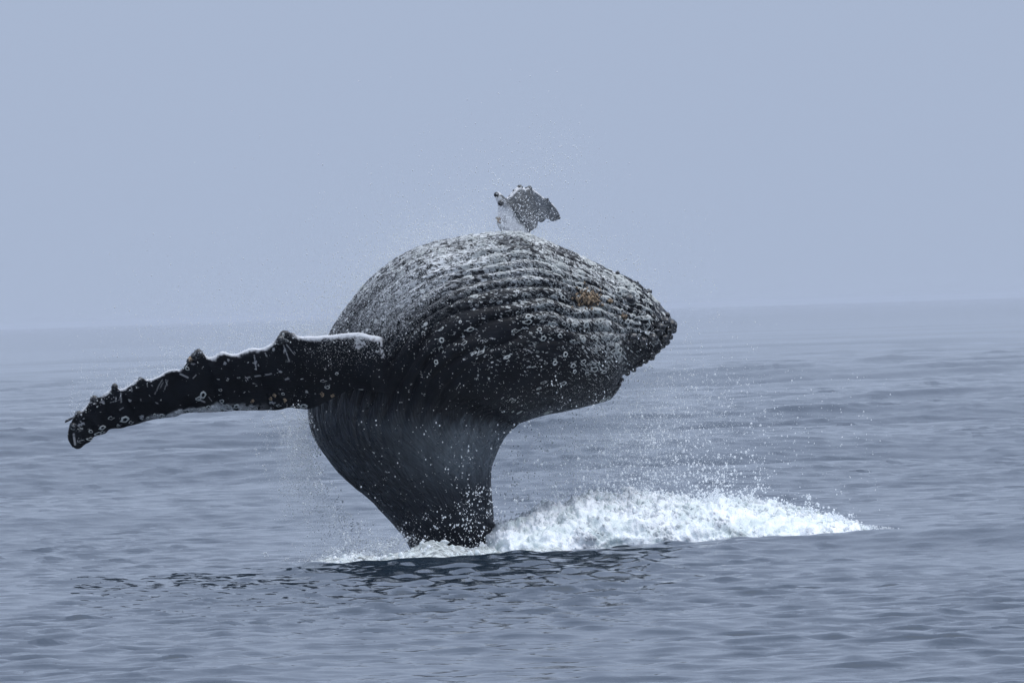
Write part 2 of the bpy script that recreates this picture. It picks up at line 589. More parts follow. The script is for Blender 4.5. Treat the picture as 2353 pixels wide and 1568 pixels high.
fB = blade(TOPL, TOPT, 220, 72,
           lambda x: np.interp(x, [1140, 1190, 1230, 1290], [0.30, 0.35, 0.55, 1.0]), lambda x: -0.25 + 0 * x, lambda s: 0.16 - 0.05 * s, 40.0, 0.004)


def fin_attr(f, which):
    v, q, tr, s2, c2, sd, p2, fl, chord = f
    pts = np.stack([fl[..., 0], fl[..., 1], 0 * s2], -1)
    nz = fbm(pts * 7, 3)
    if which == 'A':
        wid = 0.062 + 0.03 * smooth(0.35 - s2, 0, 0.2) + 0.03 * nz
        gaps = np.ones_like(s2)
        for kx, kr in ((655, 26), (447, 24), (262, 9), (326, 9), (222, 14), (168, 18), (428, 14)):
            gaps *= 1 - np.exp(-((p2[..., 0] - kx) / kr) ** 4)
        gaps *= 1 - smooth(p2[..., 0], 868, 884)
        fuzz = 0.022 * perlin(pts * 22) + 0.012 * perlin(pts * 55)
        w = (1 - smooth(c2 + fuzz, wid * 0.35, wid * 1.15)) * gaps
        # back of the blade is pale as well along the edge
        pt = (np.exp(-((p2[..., 0] - 826) / 16) ** 2 - ((p2[..., 1] - 784) / 12) ** 2) > 0.35 + 0.5 * nz) & (sd > 0)
        w = np.maximum(w, 0.55 * pt * (perlin(pts * 30) > -0.15))
        w = np.maximum(w, ((np.abs(p2[..., 0] - 873 - (p2[..., 1] - 790) * 0.22 + 4 * nz) < 4.5) & (p2[..., 1] < 822) & (sd > 0) & (perlin(pts * 25) > -0.12)) * 0.6)
        for (a, b, wd) in (((830 - 130, 0), (0, 0), 0),):
            pass
        for (ax_, ay_, bx_, by_, wd) in SCRATCH:
            dx_, dy_ = bx_ - ax_, by_ - ay_
            tl = np.clip(((p2[..., 0] - ax_) * dx_ + (p2[..., 1] - ay_) * dy_) / (dx_ ** 2 + dy_ ** 2), 0, 1)
            dd = np.hypot(p2[..., 0] - ax_ - tl * dx_, p2[..., 1] - ay_ - tl * dy_)
            w = np.maximum(w, (1 - smooth(dd, wd * 0.6, wd * 1.2)) * (sd > 0) * 0.45)
        crusty = smooth(c2 + 0.05 * nz, 0.86, 0.93) * smooth(p2[..., 0], 300, 400) * (1 - smooth(p2[..., 0], 520, 640))
        w = np.maximum(w, crusty * 0.55 * (nz > -0.25))
        dn = 0.0 + 0.5 * crusty + 0.08 * smooth(s2, 0.8, 1)
        fo = 0 * s2
        pale_ = 0 * s2
    else:
        lim = (p2[..., 0] - 1150) * 0.80 - (p2[..., 1] - 455) * 0.62          # white front of the flipper, dark back
        w = (1 - smooth(lim + 10 * nz, -6, 6)) * 1.0
        w = np.maximum(w, (1 - smooth(c2, 0.05, 0.10)) * (0.4 + nz > 0.25) * 0.8)
        w *= 1 - 0.35 * (perlin(pts * 14) > 0.30)
        dn = 0.0 * s2
        fo = 0.04 + 0 * s2
        pale_ = 0.3 + 0 * s2
    n = len(v)

    def f1(a):
        a = a.reshape(-1, 1)
        return np.concatenate([a, a[:1], a[-1:]])
    flo = fl.reshape(-1, 3)
    return dict(dens=f1(dn), foamy=f1(fo), pale=f1(pale_), slate=f1(0 * s2), streak=f1(0 * s2), white=f1(w)), np.concatenate([flo, flo[:1], flo[-1:]])


def Z(zx, zy):
    return (129.6 + 0.3305 * zx, 712.9 + 0.3305 * zy)


SCRATCH = []
for a, b, wd in (((1375, 310), (1388, 410), 2.0), ((1580, 240), (1620, 355), 1.6), ((1600, 240), (1660, 310), 1.2), ((1320, 465), (1500, 440), 0.8),
                 ((685, 580), (735, 480), 0.9), ((715, 550), (740, 500), 0.8), ((758, 480), (770, 520), 1.2), ((775, 480), (750, 550), 1.0),
                 ((862, 440), (912, 465), 3.2), ((950, 470), (970, 448), 1.6), ((940, 370), (962, 372), 2.2), ((1450, 295), (1462, 318), 1.8),
                 ((448, 570), (450, 640), 1.6), ((415, 600), (410, 630), 1.4), ((455, 575), (440, 610), 1.3), ((520, 530), (526, 560), 1.6), ((440, 690), (465, 672), 1.5),
                 ((305, 640), (325, 628), 2.2), ((120, 860), (130, 930), 3.5), ((165, 765), (178, 782), 1.6), ((985, 615), (1030, 635), 3.0), ((1060, 600), (1078, 628), 1.0),
                 ((1600, 350), (1628, 345), 2.0), ((375, 640), (440, 620), 0.7), ((1590, 480), (1645, 462), 0.7), ((630, 510), (634, 530), 1.2), ((662, 515), (668, 525), 1.2),
                 ((690, 640), (706, 642), 1.4), ((585, 615), (588, 630), 1.2)):
    SCRATCH.append((*Z(*a), *Z(*b), wd * 0.72))


def whale_mesh():
    parts = []
    mes = []
    for nm, (v, q, t, at_, fl) in (('body', (bv, bq, bt, b_attr, b_flow)),
                                   ('fin', (fA[0], fA[1], fA[2], *fin_attr(fA, 'A'))),
                                   ('top_fin', (fB[0], fB[1], fB[2], *fin_attr(fB, 'B')))):
        parts.append((v, q, t, at_, fl))
    return parts


# orient every shell outwards
def outward(v, q, t):
    v = np.asarray(v)
    tri = np.concatenate([q[:, [0, 1, 2]], q[:, [0, 2, 3]], t])
    a, b, c = v[tri[:, 0]], v[tri[:, 1]], v[tri[:, 2]]
    c0_ = v.mean(0)
    vol = np.einsum('ij,ij->i', a - c0_, np.cross(b - c0_, c - c0_)).sum()
    return (q, t) if vol > 0 else (q[:, ::-1], t[:, ::-1])


SHELLS = []
for v, q, t, at_, fl in whale_mesh():
    q, t = outward(v, q, t)
    SHELLS.append((v, q, t, at_, fl))


def to_obj(nm, sh):
    v, q, t, at_, fl = sh
    me = mesh_np(nm, v, q, t)
    for k, a in at_.items(): add_attr(me, k, a)
    add_attr(me, 'flow', fl, 'FLOAT_VECTOR')
    o = bpy.data.objects.new(nm, me)
    col.objects.link(o)
    return o


# skin material
m = NT('whale_skin')
flow = m.attr('flow', True)
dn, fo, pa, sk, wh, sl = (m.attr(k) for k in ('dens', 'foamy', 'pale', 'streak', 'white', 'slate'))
obj_p = m.n('NewGeometry').outputs['Position']
warp = m.n('TexNoise')
m.put(warp.inputs['Vector'], flow)
warp.inputs['Scale'].default_value = 9.0
warp.inputs['Detail'].default_value = 2.0
wv = m.n('VectorMath', operation='MULTIPLY_ADD')
m.put(wv.inputs[0], warp.outputs['Color'])
wv.inputs[1].default_value = (0.05, 0.05, 0.0)
m.put(wv.inputs[2], flow)
fw = wv.outputs[0]


def rings(scale, stretch, thr_lo, thr_hi, r0, r1, soft):
    """ring scars: one per Voronoi cell, kept where the density says so"""
    vec = m.scale(fw, (1.0 / stretch, 1.0, 1.0))
    vo = m.voro(vec, scale)
    d = vo.outputs['Distance']
    rgb = m.n('SeparateColor')
    m.put(rgb.inputs[0], vo.outputs['Color'])
    keep = m.math('LESS_THAN', rgb.outputs[0], m.range(dn, thr_lo, thr_hi, 0.0, 0.95, 'LINEAR'))
    rr = m.range(rgb.outputs[1], 0, 1, r0, r1, 'LINEAR')
    q = m.math('DIVIDE', d, rr)
    outer = m.range(q, 1.0 - soft, 1.0, 1.0, 0.0)
    hole = m.math('MULTIPLY', m.range(q, 0.35, 0.62, 1.0, 0.0), m.math('GREATER_THAN', rgb.outputs[2], 0.35))
    return m.math('MULTIPLY', m.math('SUBTRACT', outer, m.math('MULTIPLY', hole, outer)), keep), m.math('MULTIPLY', keep, outer)


ra, fa_ = rings(17.0, 1.9, 0.04, 0.9, 0.16, 0.38, 0.25)
rb, fb_ = rings(27.0, 2.1, 0.04, 0.75, 0.22, 0.52, 0.25)
rc, fc_ = rings(48.0, 1.6, 0.0, 0.8, 0.2, 0.5, 0.3)
sq_n = m.n('TexNoise')
m.put(sq_n.inputs['Vector'], m.scale(flow, (0.45, 1.0, 1.0)))
for k_n, v_n in (('Scale', 15.0), ('Detail', 2.0), ('Roughness', 0.5), ('Distortion', 1.4)): sq_n.inputs[k_n].default_value = v_n
ridge = m.math('ABSOLUTE', m.math('SUBTRACT', sq_n.outputs['Fac'], 0.5))
gate = m.noise(m.scale(flow, (0.8, 1.2, 1.0)), 11.0, 3, 0.6)
sq = m.math('MULTIPLY', m.range(ridge, 0.012, 0.04, 1.0, 0.0), m.math('GREATER_THAN', m.math('ADD', gate, m.math('MULTIPLY', dn, 0.42)), 0.66))
marks = m.math('MAXIMUM', m.math('MAXIMUM', m.math('MULTIPLY', ra, 0.8), m.math('MULTIPLY', rb, 0.8)), m.math('MULTIPLY', rc, 0.5))
marks = m.math('MAXIMUM', marks, m.math('MULTIPLY', sq, 0.9))
fleck = m.noise(m.scale(fw, (0.55, 1.5, 1.0)), 26.0, 4, 0.65)
fl_m = m.math('MULTIPLY', m.range(fleck, 0.56, 0.66, 0.0, 1.0), m.range(dn, 0.15, 0.8, 0.0, 0.7, 'LINEAR'))
foam_n = m.noise(m.scale(fw, (0.5, 1.3, 1.0)), 20.0, 5, 0.7)
foam_m = m.math('MULTIPLY', m.range(foam_n, 0.47, 0.58, 0.0, 1.0), m.math('POWER', fo, 0.8))
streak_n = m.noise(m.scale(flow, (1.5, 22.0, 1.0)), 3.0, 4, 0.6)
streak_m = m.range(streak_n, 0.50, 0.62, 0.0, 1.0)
tone = m.noise(obj_p, 3.0, 4, 0.6)
base = m.mix(m.range(tone, 0.35, 0.7), (0.0025, 0.0033, 0.006), (0.006, 0.008, 0.0125))
grime = m.mix(m.math('MULTIPLY', m.range(dn, 0.25, 1.0, 0.0, 0.40, 'LINEAR'), m.range(tone, 0.3, 0.6)), base, (0.06, 0.063, 0.068))
skin = m.mix(m.math('MULTIPLY', sl, m.range(tone, 0.25, 0.75, 0.5, 1.0)), grime, (0.016, 0.020, 0.028))
fib = m.noise(m.scale(flow, (1.2, 26.0, 1.0)), 2.4, 4, 0.6)
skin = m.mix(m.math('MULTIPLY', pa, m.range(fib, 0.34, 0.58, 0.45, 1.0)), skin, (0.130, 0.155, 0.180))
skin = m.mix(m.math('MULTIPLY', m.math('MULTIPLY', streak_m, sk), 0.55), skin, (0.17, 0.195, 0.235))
wcol = m.mix(m.noise(obj_p, 6.0, 3), (0.60, 0.63, 0.62), (0.88, 0.90, 0.91))
skin = m.mix(m.math('MINIMUM', m.math('ADD', marks, fl_m), 1.0), skin, wcol)
skin = m.mix(m.math('MULTIPLY', foam_m, 0.8), skin, (0.86, 0.89, 0.92))
wn = m.noise(obj_p, 22.0, 4, 0.6)
wmask = m.math('MULTIPLY', wh, m.range(wn, 0.30, 0.42, 0.55, 1.0))
skin = m.mix(wmask, skin, (0.76, 0.77, 0.80))
rough = m.range(m.noise(obj_p, 9.0, 3), 0.3, 0.7, 0.30, 0.48)
rough = m.math('ADD', rough, m.math('MULTIPLY', m.math('MAXIMUM', marks, wmask), 0.2))
rough = m.math('SUBTRACT', rough, m.math('MULTIPLY', m.math('MAXIMUM', m.math('MAXIMUM', sk, pa), dn), 0.12))
hh = m.math('ADD', m.math('MULTIPLY', m.math('SUBTRACT', m.math('ADD', ra, rb), m.math('MULTIPLY', fa_, 0.3)), 0.010),
            m.math('ADD', m.math('MULTIPLY', m.noise(m.scale(flow, (2.0, 14.0, 1.0)), 5.0, 4, 0.6), 0.010), m.math('MULTIPLY', m.noise(obj_p, 60.0, 3, 0.6), 0.004)))
bmp = m.n('Bump', i_Strength=1.0, i_Distance=1.0, i_Height=hh)
p = m.n('BsdfPrincipled')
m.put(p.inputs['Base Color'], skin)
m.put(p.inputs['Roughness'], rough)
m.put(p.inputs['Specular IOR Level'], m.math('ADD', 0.12, m.math('MULTIPLY', m.math('MAXIMUM', m.math('MAXIMUM', sk, pa), m.math('MULTIPLY', dn, 0.6)), 0.4)))
m.put(p.inputs['Normal'], bmp.outputs[0])
SKIN = m.out(p)

whale = bpy.data.objects.new('humpback_whale', None)
whale.location = tuple(at(1050, 1270, 0))
col.objects.link(whale)
set_props(whale, 'black humpback whale breaching from the sea with barnacled pleats and outstretched flipper', 'whale')
W0 = np.array(whale.location)

objs = [to_obj(n_, s_) for n_, s_ in zip(('body', 'flipper_shell', 'far_flipper_shell'), SHELLS)]
for o_ in objs[1:]:
    md = objs[0].modifiers.new('join', 'BOOLEAN')
    md.operation = 'UNION'
    md.object = o_
    try:
        md.solver = 'MANIFOLD'
    except TypeError:
        md.solver = 'EXACT'
dg = bpy.context.evaluated_depsgraph_get()
bm_ = bpy.data.meshes.new_from_object(objs[0].evaluated_get(dg), preserve_all_data_layers=True, depsgraph=dg)
n_expect = sum(len(s_[0]) for s_ in SHELLS)
print('UNION verts', len(bm_.vertices), 'of', n_expect, [a.name for a in bm_.attributes])
for o_ in objs:
    me_ = o_.data
    bpy.data.objects.remove(o_)
    bpy.data.meshes.remove(me_)
bm_.name = 'body'
bm_.polygons.foreach_set('use_smooth', np.ones(len(bm_.polygons), bool))
bm_.transform(Matrix.Translation(-Vector(W0)))
bm_.materials.clear()
body = link('body', bm_, SKIN, whale)

# ------------------------------------------------------------------ what grows on the whale
m = NT('barnacle_shell')
p = m.n('BsdfPrincipled')
oi = m.n('ObjectInfo').outputs['Random']
gp = m.n('NewGeometry').outputs['Position']
bc = m.mix(m.noise(gp, 45.0, 3, 0.6), (0.26, 0.28, 0.28), (0.66, 0.69, 0.68))
m.put(p.inputs['Base Color'], bc)
p.inputs['Roughness'].default_value = 0.55
SHELL = m.out(p)
m = NT('dark_knob_skin')
p = m.n('BsdfPrincipled')
gp = m.n('NewGeometry').outputs['Position']
m.put(p.inputs['Base Color'], m.mix(m.range(m.noise(gp, 40.0, 4, 0.65), 0.55, 0.68), (0.010, 0.011, 0.015), (0.42, 0.44, 0.44)))
p.inputs['Roughness'].default_value = 0.33
KNOB = m.out(p)
m = NT('brown_growth')
p = m.n('BsdfPrincipled')
gp = m.n('NewGeometry').outputs['Position']
m.put(p.inputs['Base Color'], m.mix(m.range(m.noise(gp, 26.0, 4, 0.7), 0.36, 0.66), (0.035, 0.022, 0.013), (0.46, 0.34, 0.22)))
p.inputs['Roughness'].default_value = 0.6
BROWN = m.out(p)


def ring_mesh(seg=8, seed=0, hole=0.45, hgt=0.38):
    r = np.random.default_rng(seed)
    a = np.linspace(0, 2 * np.pi, seg, endpoint=False)
    wob_ = 1 + 0.20 * r.normal(size=seg)
    rows = [(1.0, -0.12), (0.86, hgt), (hole, hgt * 0.55)]
    v = np.concatenate([np.stack([np.cos(a) * w * wob_, np.sin(a) * w * wob_, np.full(seg, z)], -1) for w, z in rows])
    return v, grid_quads(3, seg, True)


def frames(n, tng, spin=None):
    """rotation matrices with z along n, x along tng"""
    x = tng - n * np.sum(tng * n, -1)[:, None]
    x /= np.maximum(np.linalg.norm(x, axis=1), 1e-6)[:, None]
    y = np.cross(n, x)
    return np.stack([x, y, n], -1)


# surface samples of the body shell, camera side first
BN = normals(BV) * flip
TG = np.gradient(BV, axis=0)
FB_P, FB_N, FB_T = BV.reshape(-1, 3), BN.reshape(-1, 3), TG.reshape(-1, 3)
area = (np.linalg.norm(TG, axis=-1) * np.linalg.norm(np.roll(BV, -1, 1) - BV, axis=-1)).reshape(-1)
w_ = area * (np.clip(dens, 0, 1).reshape(-1) ** 1.3)
w_ *= np.clip(0.35 + 2.4 * fbm(FB_P * 4.5, 2), 0.02, 3) ** 1.5
w_ *= (deg.reshape(-1) > -60) * (T2.reshape(-1) < 16.5)
NB = 2300
pick = rng.choice(len(w_), NB, replace=False, p=w_ / w_.sum())
size = 0.007 + 0.034 * rng.random(NB) ** 3.2
tpk = T2.reshape(-1)[pick]
size *= 0.8 + 0.55 * smooth(tpk, 12, 15.5)
# the flipper's trailing and leading rows
fv = fA[0][:-2].reshape(560, 168, 3)
fn = normals(fv)
if fn[240, 42, 1] > 0: fn *= -1
extra = []
for zx, zy, r_ in ((985, 320, 17), (965, 300, 12), (1000, 285, 13), (910, 405, 21), (1020, 582, 34), (985, 610, 24), (1140, 552, 15), (380, 745, 22), (478, 760, 30), (240, 840, 19),
                   (322, 812, 19), (290, 855, 19), (232, 893, 17), (515, 780, 20), (680, 730, 17), (735, 730, 25), (635, 745, 14), (1150, 630, 20), (1180, 662, 20), (1105, 690, 15),
                   (1250, 668, 20), (1030, 680, 17), (935, 690, 14), (885, 695, 13), (850, 710, 12), (970, 690, 14), (1000, 700, 12), (1060, 665, 15), (1205, 675, 14), (1320, 690, 12),
                   (1390, 680, 15), (1545, 660, 15), (1490, 680, 11), (1640, 668, 12), (1720, 662, 21), (1680, 660, 14), (1885, 535, 20), (1855, 488, 16), (1950, 440, 14), (1575, 582, 16),
                   (1870, 410, 10), (1190, 480, 10), (1270, 470, 8), (1550, 195, 17), (1575, 170, 15), (1600, 210, 13), (1545, 225, 12), (115, 820, 14), (150, 730, 14), (320, 845, 16), (430, 800, 14)):
    q_ = Z(zx, zy)
    d2 = (fA[6][..., 0] - q_[0]) ** 2 + (fA[6][..., 1] - q_[1]) ** 2 + 1e6 * (fA[5] <= 0)
    k = np.unravel_index(np.argmin(d2), d2.shape)
    extra.append((fv[k], fn[k], np.array([1.0, 0, 0]), r_ * 0.3305 * PXM * 0.75))
# big ones clustered round the chin
chin_pts = [(1432, 712, 9), (1424, 722, 7), (1444, 690, 10), (1452, 698, 8), (1415, 716, 8), (1410, 728, 7), (1470, 682, 9), (1480, 700, 7), (1420, 735, 6), (1462, 738, 13), (1448, 742, 9),
            (1474, 730, 9), (1490, 688, 6), (1500, 696, 6), (1512, 712, 6), (1380, 745, 8), (1350, 752, 9), (1335, 770, 10), (1360, 768, 8), (1300, 750, 7), (1385, 776, 7), (1322, 792, 9),
            (1405, 795, 8), (1290, 775, 8), (1260, 790, 8), (1420, 770, 7), (1440, 775, 6), (1395, 700, 7), (1375, 715, 7), (1460, 720, 6), (1310, 815, 8), (1340, 835, 9), (1372, 842, 10),
            (1350, 858, 8), (1320, 850, 7), (1390, 855, 8), (1280, 830, 7), (1240, 760, 8), (1210, 740, 8), (1180, 770, 7), (1330, 730, 7), (1500, 735, 6), (1490, 760, 8), (1470, 770, 7)]


def hit(px, py):
    """nearest camera-side point of the body shell along a sight line"""
    o = np.array([0, 0, CAM_Z])
    d = at(px, py, 0) - o
    d = d / np.linalg.norm(d)
    r = FB_P[::3] - o
    along = r @ d
    off = np.linalg.norm(r - along[:, None] * d, axis=1)
    ok = np.where(off < 0.022)[0]
    if not len(ok): ok = np.argsort(off)[:5]
    k = ok[np.argmin(along[ok])] * 3
    return FB_P[k], FB_N[k], FB_T[k]


bl = [(*hit(x + random.gauss(0, 5), y + random.gauss(0, 5)), r_ * PXM * random.uniform(0.45, 0.85)) for x, y, r_ in chin_pts] + extra
order = np.argsort(-size)
n_big = 300 - len(bl)
for k in order[:n_big]:
    bl.append((FB_P[pick[k]], FB_N[pick[k]], FB_T[pick[k]], size[k] * 1.15))
ring_me = []
for s_ in range(6):
    v, q = ring_mesh(9, s_, 0.50 + 0.06 * (s_ % 4), 0.26 + 0.05 * (s_ % 3))
    me_ = mesh_np('barnacle', v, q)
    me_.materials.append(SHELL)
    ring_me.append(me_)
proto = None
for k, (pt, nn, tg, r_) in enumerate(bl):
    o_ = bpy.data.objects.new('barnacle', ring_me[k % 6])
    M = frames(np.array([nn]), np.array([tg]))[0]
    st = 1.0 + 1.0 * random.random() ** 2
    M = M @ np.diag([r_ * st, r_, r_])
    mw = Matrix(M.tolist()).to_4x4()
    mw.translation = Vector(np.asarray(pt) - W0)
    o_.matrix_local = mw
    o_.parent = whale
    col.objects.link(o_)
# the rest: one joined crust
rest = order[n_big:]
pk = pick[rest]
sz = size[rest]
Fm = frames(FB_N[pk], FB_T[pk])
strch = 1 + 1.6 * rng.random(len(pk))
vs, qs = [], []
tmpl = [ring_mesh(7, 20 + s_, 0.35 + 0.08 * s_, 0.26) for s_ in range(5)]
for s_ in range(5):
    sel = np.arange(len(pk))[s_::5]
    tv, tq = tmpl[s_]
    sc_ = np.stack([sz[sel] * strch[sel], sz[sel], sz[sel]], -1)
    loc = tv[None] * sc_[:, None, :]
    vv = np.einsum('nij,nkj->nki', Fm[sel], loc) + FB_P[pk[sel]][:, None, :]
    base_i = sum(len(x) for x in vs)
    qs.append((tq[None] + (base_i + np.arange(len(sel)) * len(tv))[:, None, None]).reshape(-1, 4))
    vs.append(vv.reshape(-1, 3))
crust = link('barnacle_crust', mesh_np('barnacle_crust', np.concatenate(vs) - W0, np.concatenate(qs)), SHELL, whale)
set_props(crust, 'white crust of small ring shaped barnacles', None, None, 'stuff')


def knob_mesh(name, seed, nu=12, nv=9, rough_=0.22):
    a = np.linspace(0, 2 * np.pi, nu, endpoint=False)
    b = np.linspace(0.0, np.pi, nv)
    G = np.stack([np.sin(b)[:, None] * np.cos(a)[None], np.sin(b)[:, None] * np.sin(a)[None], np.repeat(np.cos(b)[:, None], nu, 1)], -1)
    G = G * (1 + rough_ * perlin(G * 1.8 + seed * 7.7))[..., None]
    return mesh_np(name, G.reshape(-1, 3), grid_quads(nv, nu, True)[:, ::-1])


kn_me = []
for s_ in range(5):
    me_ = knob_mesh('tubercle', s_)
    me_.materials.append(KNOB)
    kn_me.append(me_)
KN = [(1541, 745, 15), (1530, 738, 12), (1546, 757, 10), (1536, 762, 11), (1527, 775, 10), (1519, 752, 11), (1534, 722, 7), (1540, 773, 8), (1533, 786, 8), (1522, 797, 7),
      (1512, 806, 7), (1500, 815, 6.5), (1497, 824, 7), (1484, 832, 6), (1472, 838, 6), (1444, 862, 7), (1456, 852, 6), (1430, 872, 6), (1425, 883, 5), (1448, 685, 13), (1500, 660, 7), (1420, 625, 5), (1465, 648, 5), (1490, 670, 6),
      (1455, 775, 13), (1478, 785, 11), (1500, 778, 13), (1445, 788, 9), (1512, 762, 10)]
for k, (x, y, r_) in enumerate(KN):
    pt, nn, tg = hit(x, y)
    o_ = bpy.data.objects.new('tubercle', kn_me[k % 5])
    edge_k = k < 19 or 20 <= k < 24
    p3 = pt + nn * r_ * PXM * 0.2
    mw = Matrix.Diagonal((r_ * PXM * 1.05, r_ * PXM, r_ * PXM * 0.95, 1))
    mw.translation = Vector(p3 - W0)
    o_.matrix_local = mw
    o_.parent = whale
    col.objects.link(o_)
# knobs on the flipper's leading edge
for k, (zx, zy, r_) in enumerate(((1590, 190, 50), (1560, 205, 34), (985, 300, 34), (960, 320, 30), (925, 350, 22), (585, 480, 18), (405, 530, 24), (262, 620, 32), (155, 725, 30), (115, 800, 26))):
    q_ = Z(zx, zy)
    d2 = (fA[6][..., 0] - q_[0]) ** 2 + (fA[6][..., 1] - q_[1]) ** 2
    kk = np.unravel_index(np.argmin(d2), d2.shape)
    o_ = bpy.data.objects.new('tubercle', kn_me[k % 5])
    r3 = r_ * 0.3305 * PXM * 1.0
    mw = Matrix.Diagonal((r3, r3 * 0.9, r3, 1))
    mw.translation = Vector(at(q_[0], q_[1], fv[kk][1] + 0.02 - Y0) - W0)
    o_.matrix_local = mw
    o_.parent = whale
    col.objects.link(o_)
for k, (px, py, r_) in enumerate(((1140, 447, 6), (1150, 466, 7), (1194, 431, 7), (1216, 434, 7), (1182, 441, 6), (1258, 458, 3), (1284, 500, 4))):
    q_ = (px, py)
    d2 = (fB[6][..., 0] - px) ** 2 + (fB[6][..., 1] - py) ** 2
    gv = fB[0][:-2].reshape(220, 72, 3)
    kk = np.unravel_index(np.argmin(d2), d2.shape)
    o_ = bpy.data.objects.new('tubercle', kn_me[(k + 2) % 5])
    r3 = r_ * PXM
    mw = Matrix.Diagonal((r3, r3, r3, 1))
    mw.translation = Vector(at(px, py, gv[kk][1] - 0.02 - Y0) - W0)
    o_.matrix_local = mw
    o_.parent = whale
    col.objects.link(o_)

# brown whale lice
lump = knob_mesh('lump', 3, 7, 5, 0.5)
lv = np.empty(len(lump.vertices) * 3)
lump.vertices.foreach_get('co', lv)
lv = lv.reshape(-1, 3)
lq = grid_quads(5, 7, True)[:, ::-1]
bpy.data.meshes.remove(lump)


def lice(cx_, cy_, n, spr, r0, r1, label, fin=None):
    vs, qs = [], []
    for k in range(n):
        x, y = cx_ + random.gauss(0, spr), cy_ + random.gauss(0, spr * 0.75)
        if fin is None:
            pt, nn, tg = hit(x, y)
        else:
            d2 = (fin[6][..., 0] - x) ** 2 + (fin[6][..., 1] - y) ** 2 + 1e6 * (fin[5] <= 0)
            kk = np.unravel_index(np.argmin(d2), d2.shape)
            pt = fin[0][:-2].reshape(*fin[5].shape, 3)[kk]
        s3 = random.uniform(r0, r1) * PXM
        if fin is None: pt = pt + nn * random.random() ** 2 * 0.045
        vs.append(lv * s3 * (1 + 0.3 * np.random.default_rng(k).normal(size=3)) + pt)
        qs.append(lq + k * len(lv))
    o_ = link('lice_cluster', mesh_np('lice_cluster', np.concatenate(vs) - W0, np.concatenate(qs)), BROWN, whale)
    o_['label'] = label


lice(1350, 685, 210, 13, 1.4, 3.8, 'large brown patch of whale lice near the chin')
lice(1405, 690, 10, 3, 2, 4, 'small brown clump of whale lice')
lice(1432, 727, 12, 3.5, 2, 4, 'small brown clump of whale lice')
for zx, zy in ((1515, 588), (1368, 628), (1585, 615), (1490, 610), (1850, 590), (1918, 595), (1845, 572)):
    q_ = Z(zx, zy)
    lice(q_[0], q_[1], 5, 1.6, 2.0, 3.6, 'tan cluster on the flipper', fA)
lice(*Z(930, 340), 12, 3.0, 2, 4, 'tan clump on the leading edge of the flipper', fA)
lice(*Z(405, 528), 8, 3.0, 1.5, 3, 'tan clump on the leading edge of the flipper', fA)
lice(1146, 505, 14, 4, 1.5, 3.5, 'tan patch on the upper flipper', fB)
# the stalk hanging off the flipper tip
tube = [Z(60, 772), Z(85, 760), Z(110, 748), Z(135, 735), Z(160, 722)]
vs = []
for k, (x, y) in enumerate(tube):
    pt = at(x, y, -1.65)
    rr = (0.018, 0.022, 0.017, 0.020, 0.016)[k]
    a = np.linspace(0, 2 * np.pi, 8, endpoint=False)
    vs.append(pt + rr * np.stack([0.3 * np.cos(a), np.sin(a), np.cos(a)], -1))
vs = np.concatenate(vs)
caps = [[0, i + 1, i] for i in range(1, 7)]
o_ = link('stalked_barnacle', mesh_np('stalked_barnacle', vs - W0, grid_quads(5, 8, True), caps), KNOB, whale)
o_['label'] = 'dark stalk hanging from the flipper tip'

# ------------------------------------------------------------------ white water
m = NT('white_foam')
gp = m.n('NewGeometry').outputs['Position']
f1 = m.noise(gp, 2.6, 5, 0.6)
f2 = m.noise(gp, 16.0, 4, 0.65)
fc = m.mix(m.range(f1, 0.40, 0.66), (0.82, 0.86, 0.90), (0.60, 0.67, 0.68))
fc = m.mix(m.range(f2, 0.60, 0.78, 0.0, 0.5), fc, (0.55, 0.60, 0.62))
bub = m.voro(gp, 42.0).outputs['Distance']
hh = m.math('ADD', m.math('MULTIPLY', f2, 0.035), m.math('MULTIPLY', bub, 0.012))
bmp = m.n('Bump', i_Strength=0.7, i_Distance=1.0, i_Height=hh)
p = m.n('BsdfPrincipled')
m.put(p.inputs['Base Color'], fc)
p.inputs['Roughness'].default_value = 0.6
p.inputs['Specular IOR Level'].default_value = 0.25
p.inputs['Subsurface Weight'].default_value = 0.35
p.inputs['Subsurface Radius'].default_value = (0.9, 1.0, 1.0)
p.inputs['Subsurface Scale'].default_value = 0.10
m.put(p.inputs['Normal'], bmp.outputs[0])
FOAM = m.out(p)

TOP = np.array([(1110, 1225), (1150, 1202), (1200, 1192), (1232, 1168), (1300, 1160), (1350, 1143), (1420, 1146), (1480, 1138), (1540, 1142), (1600, 1152), (1650, 1142), (1700, 1152), (1760, 1162),
                (1820, 1168), (1880, 1181), (1925, 1192), (1960, 1202), (1992, 1216), (2012, 1234)], float)


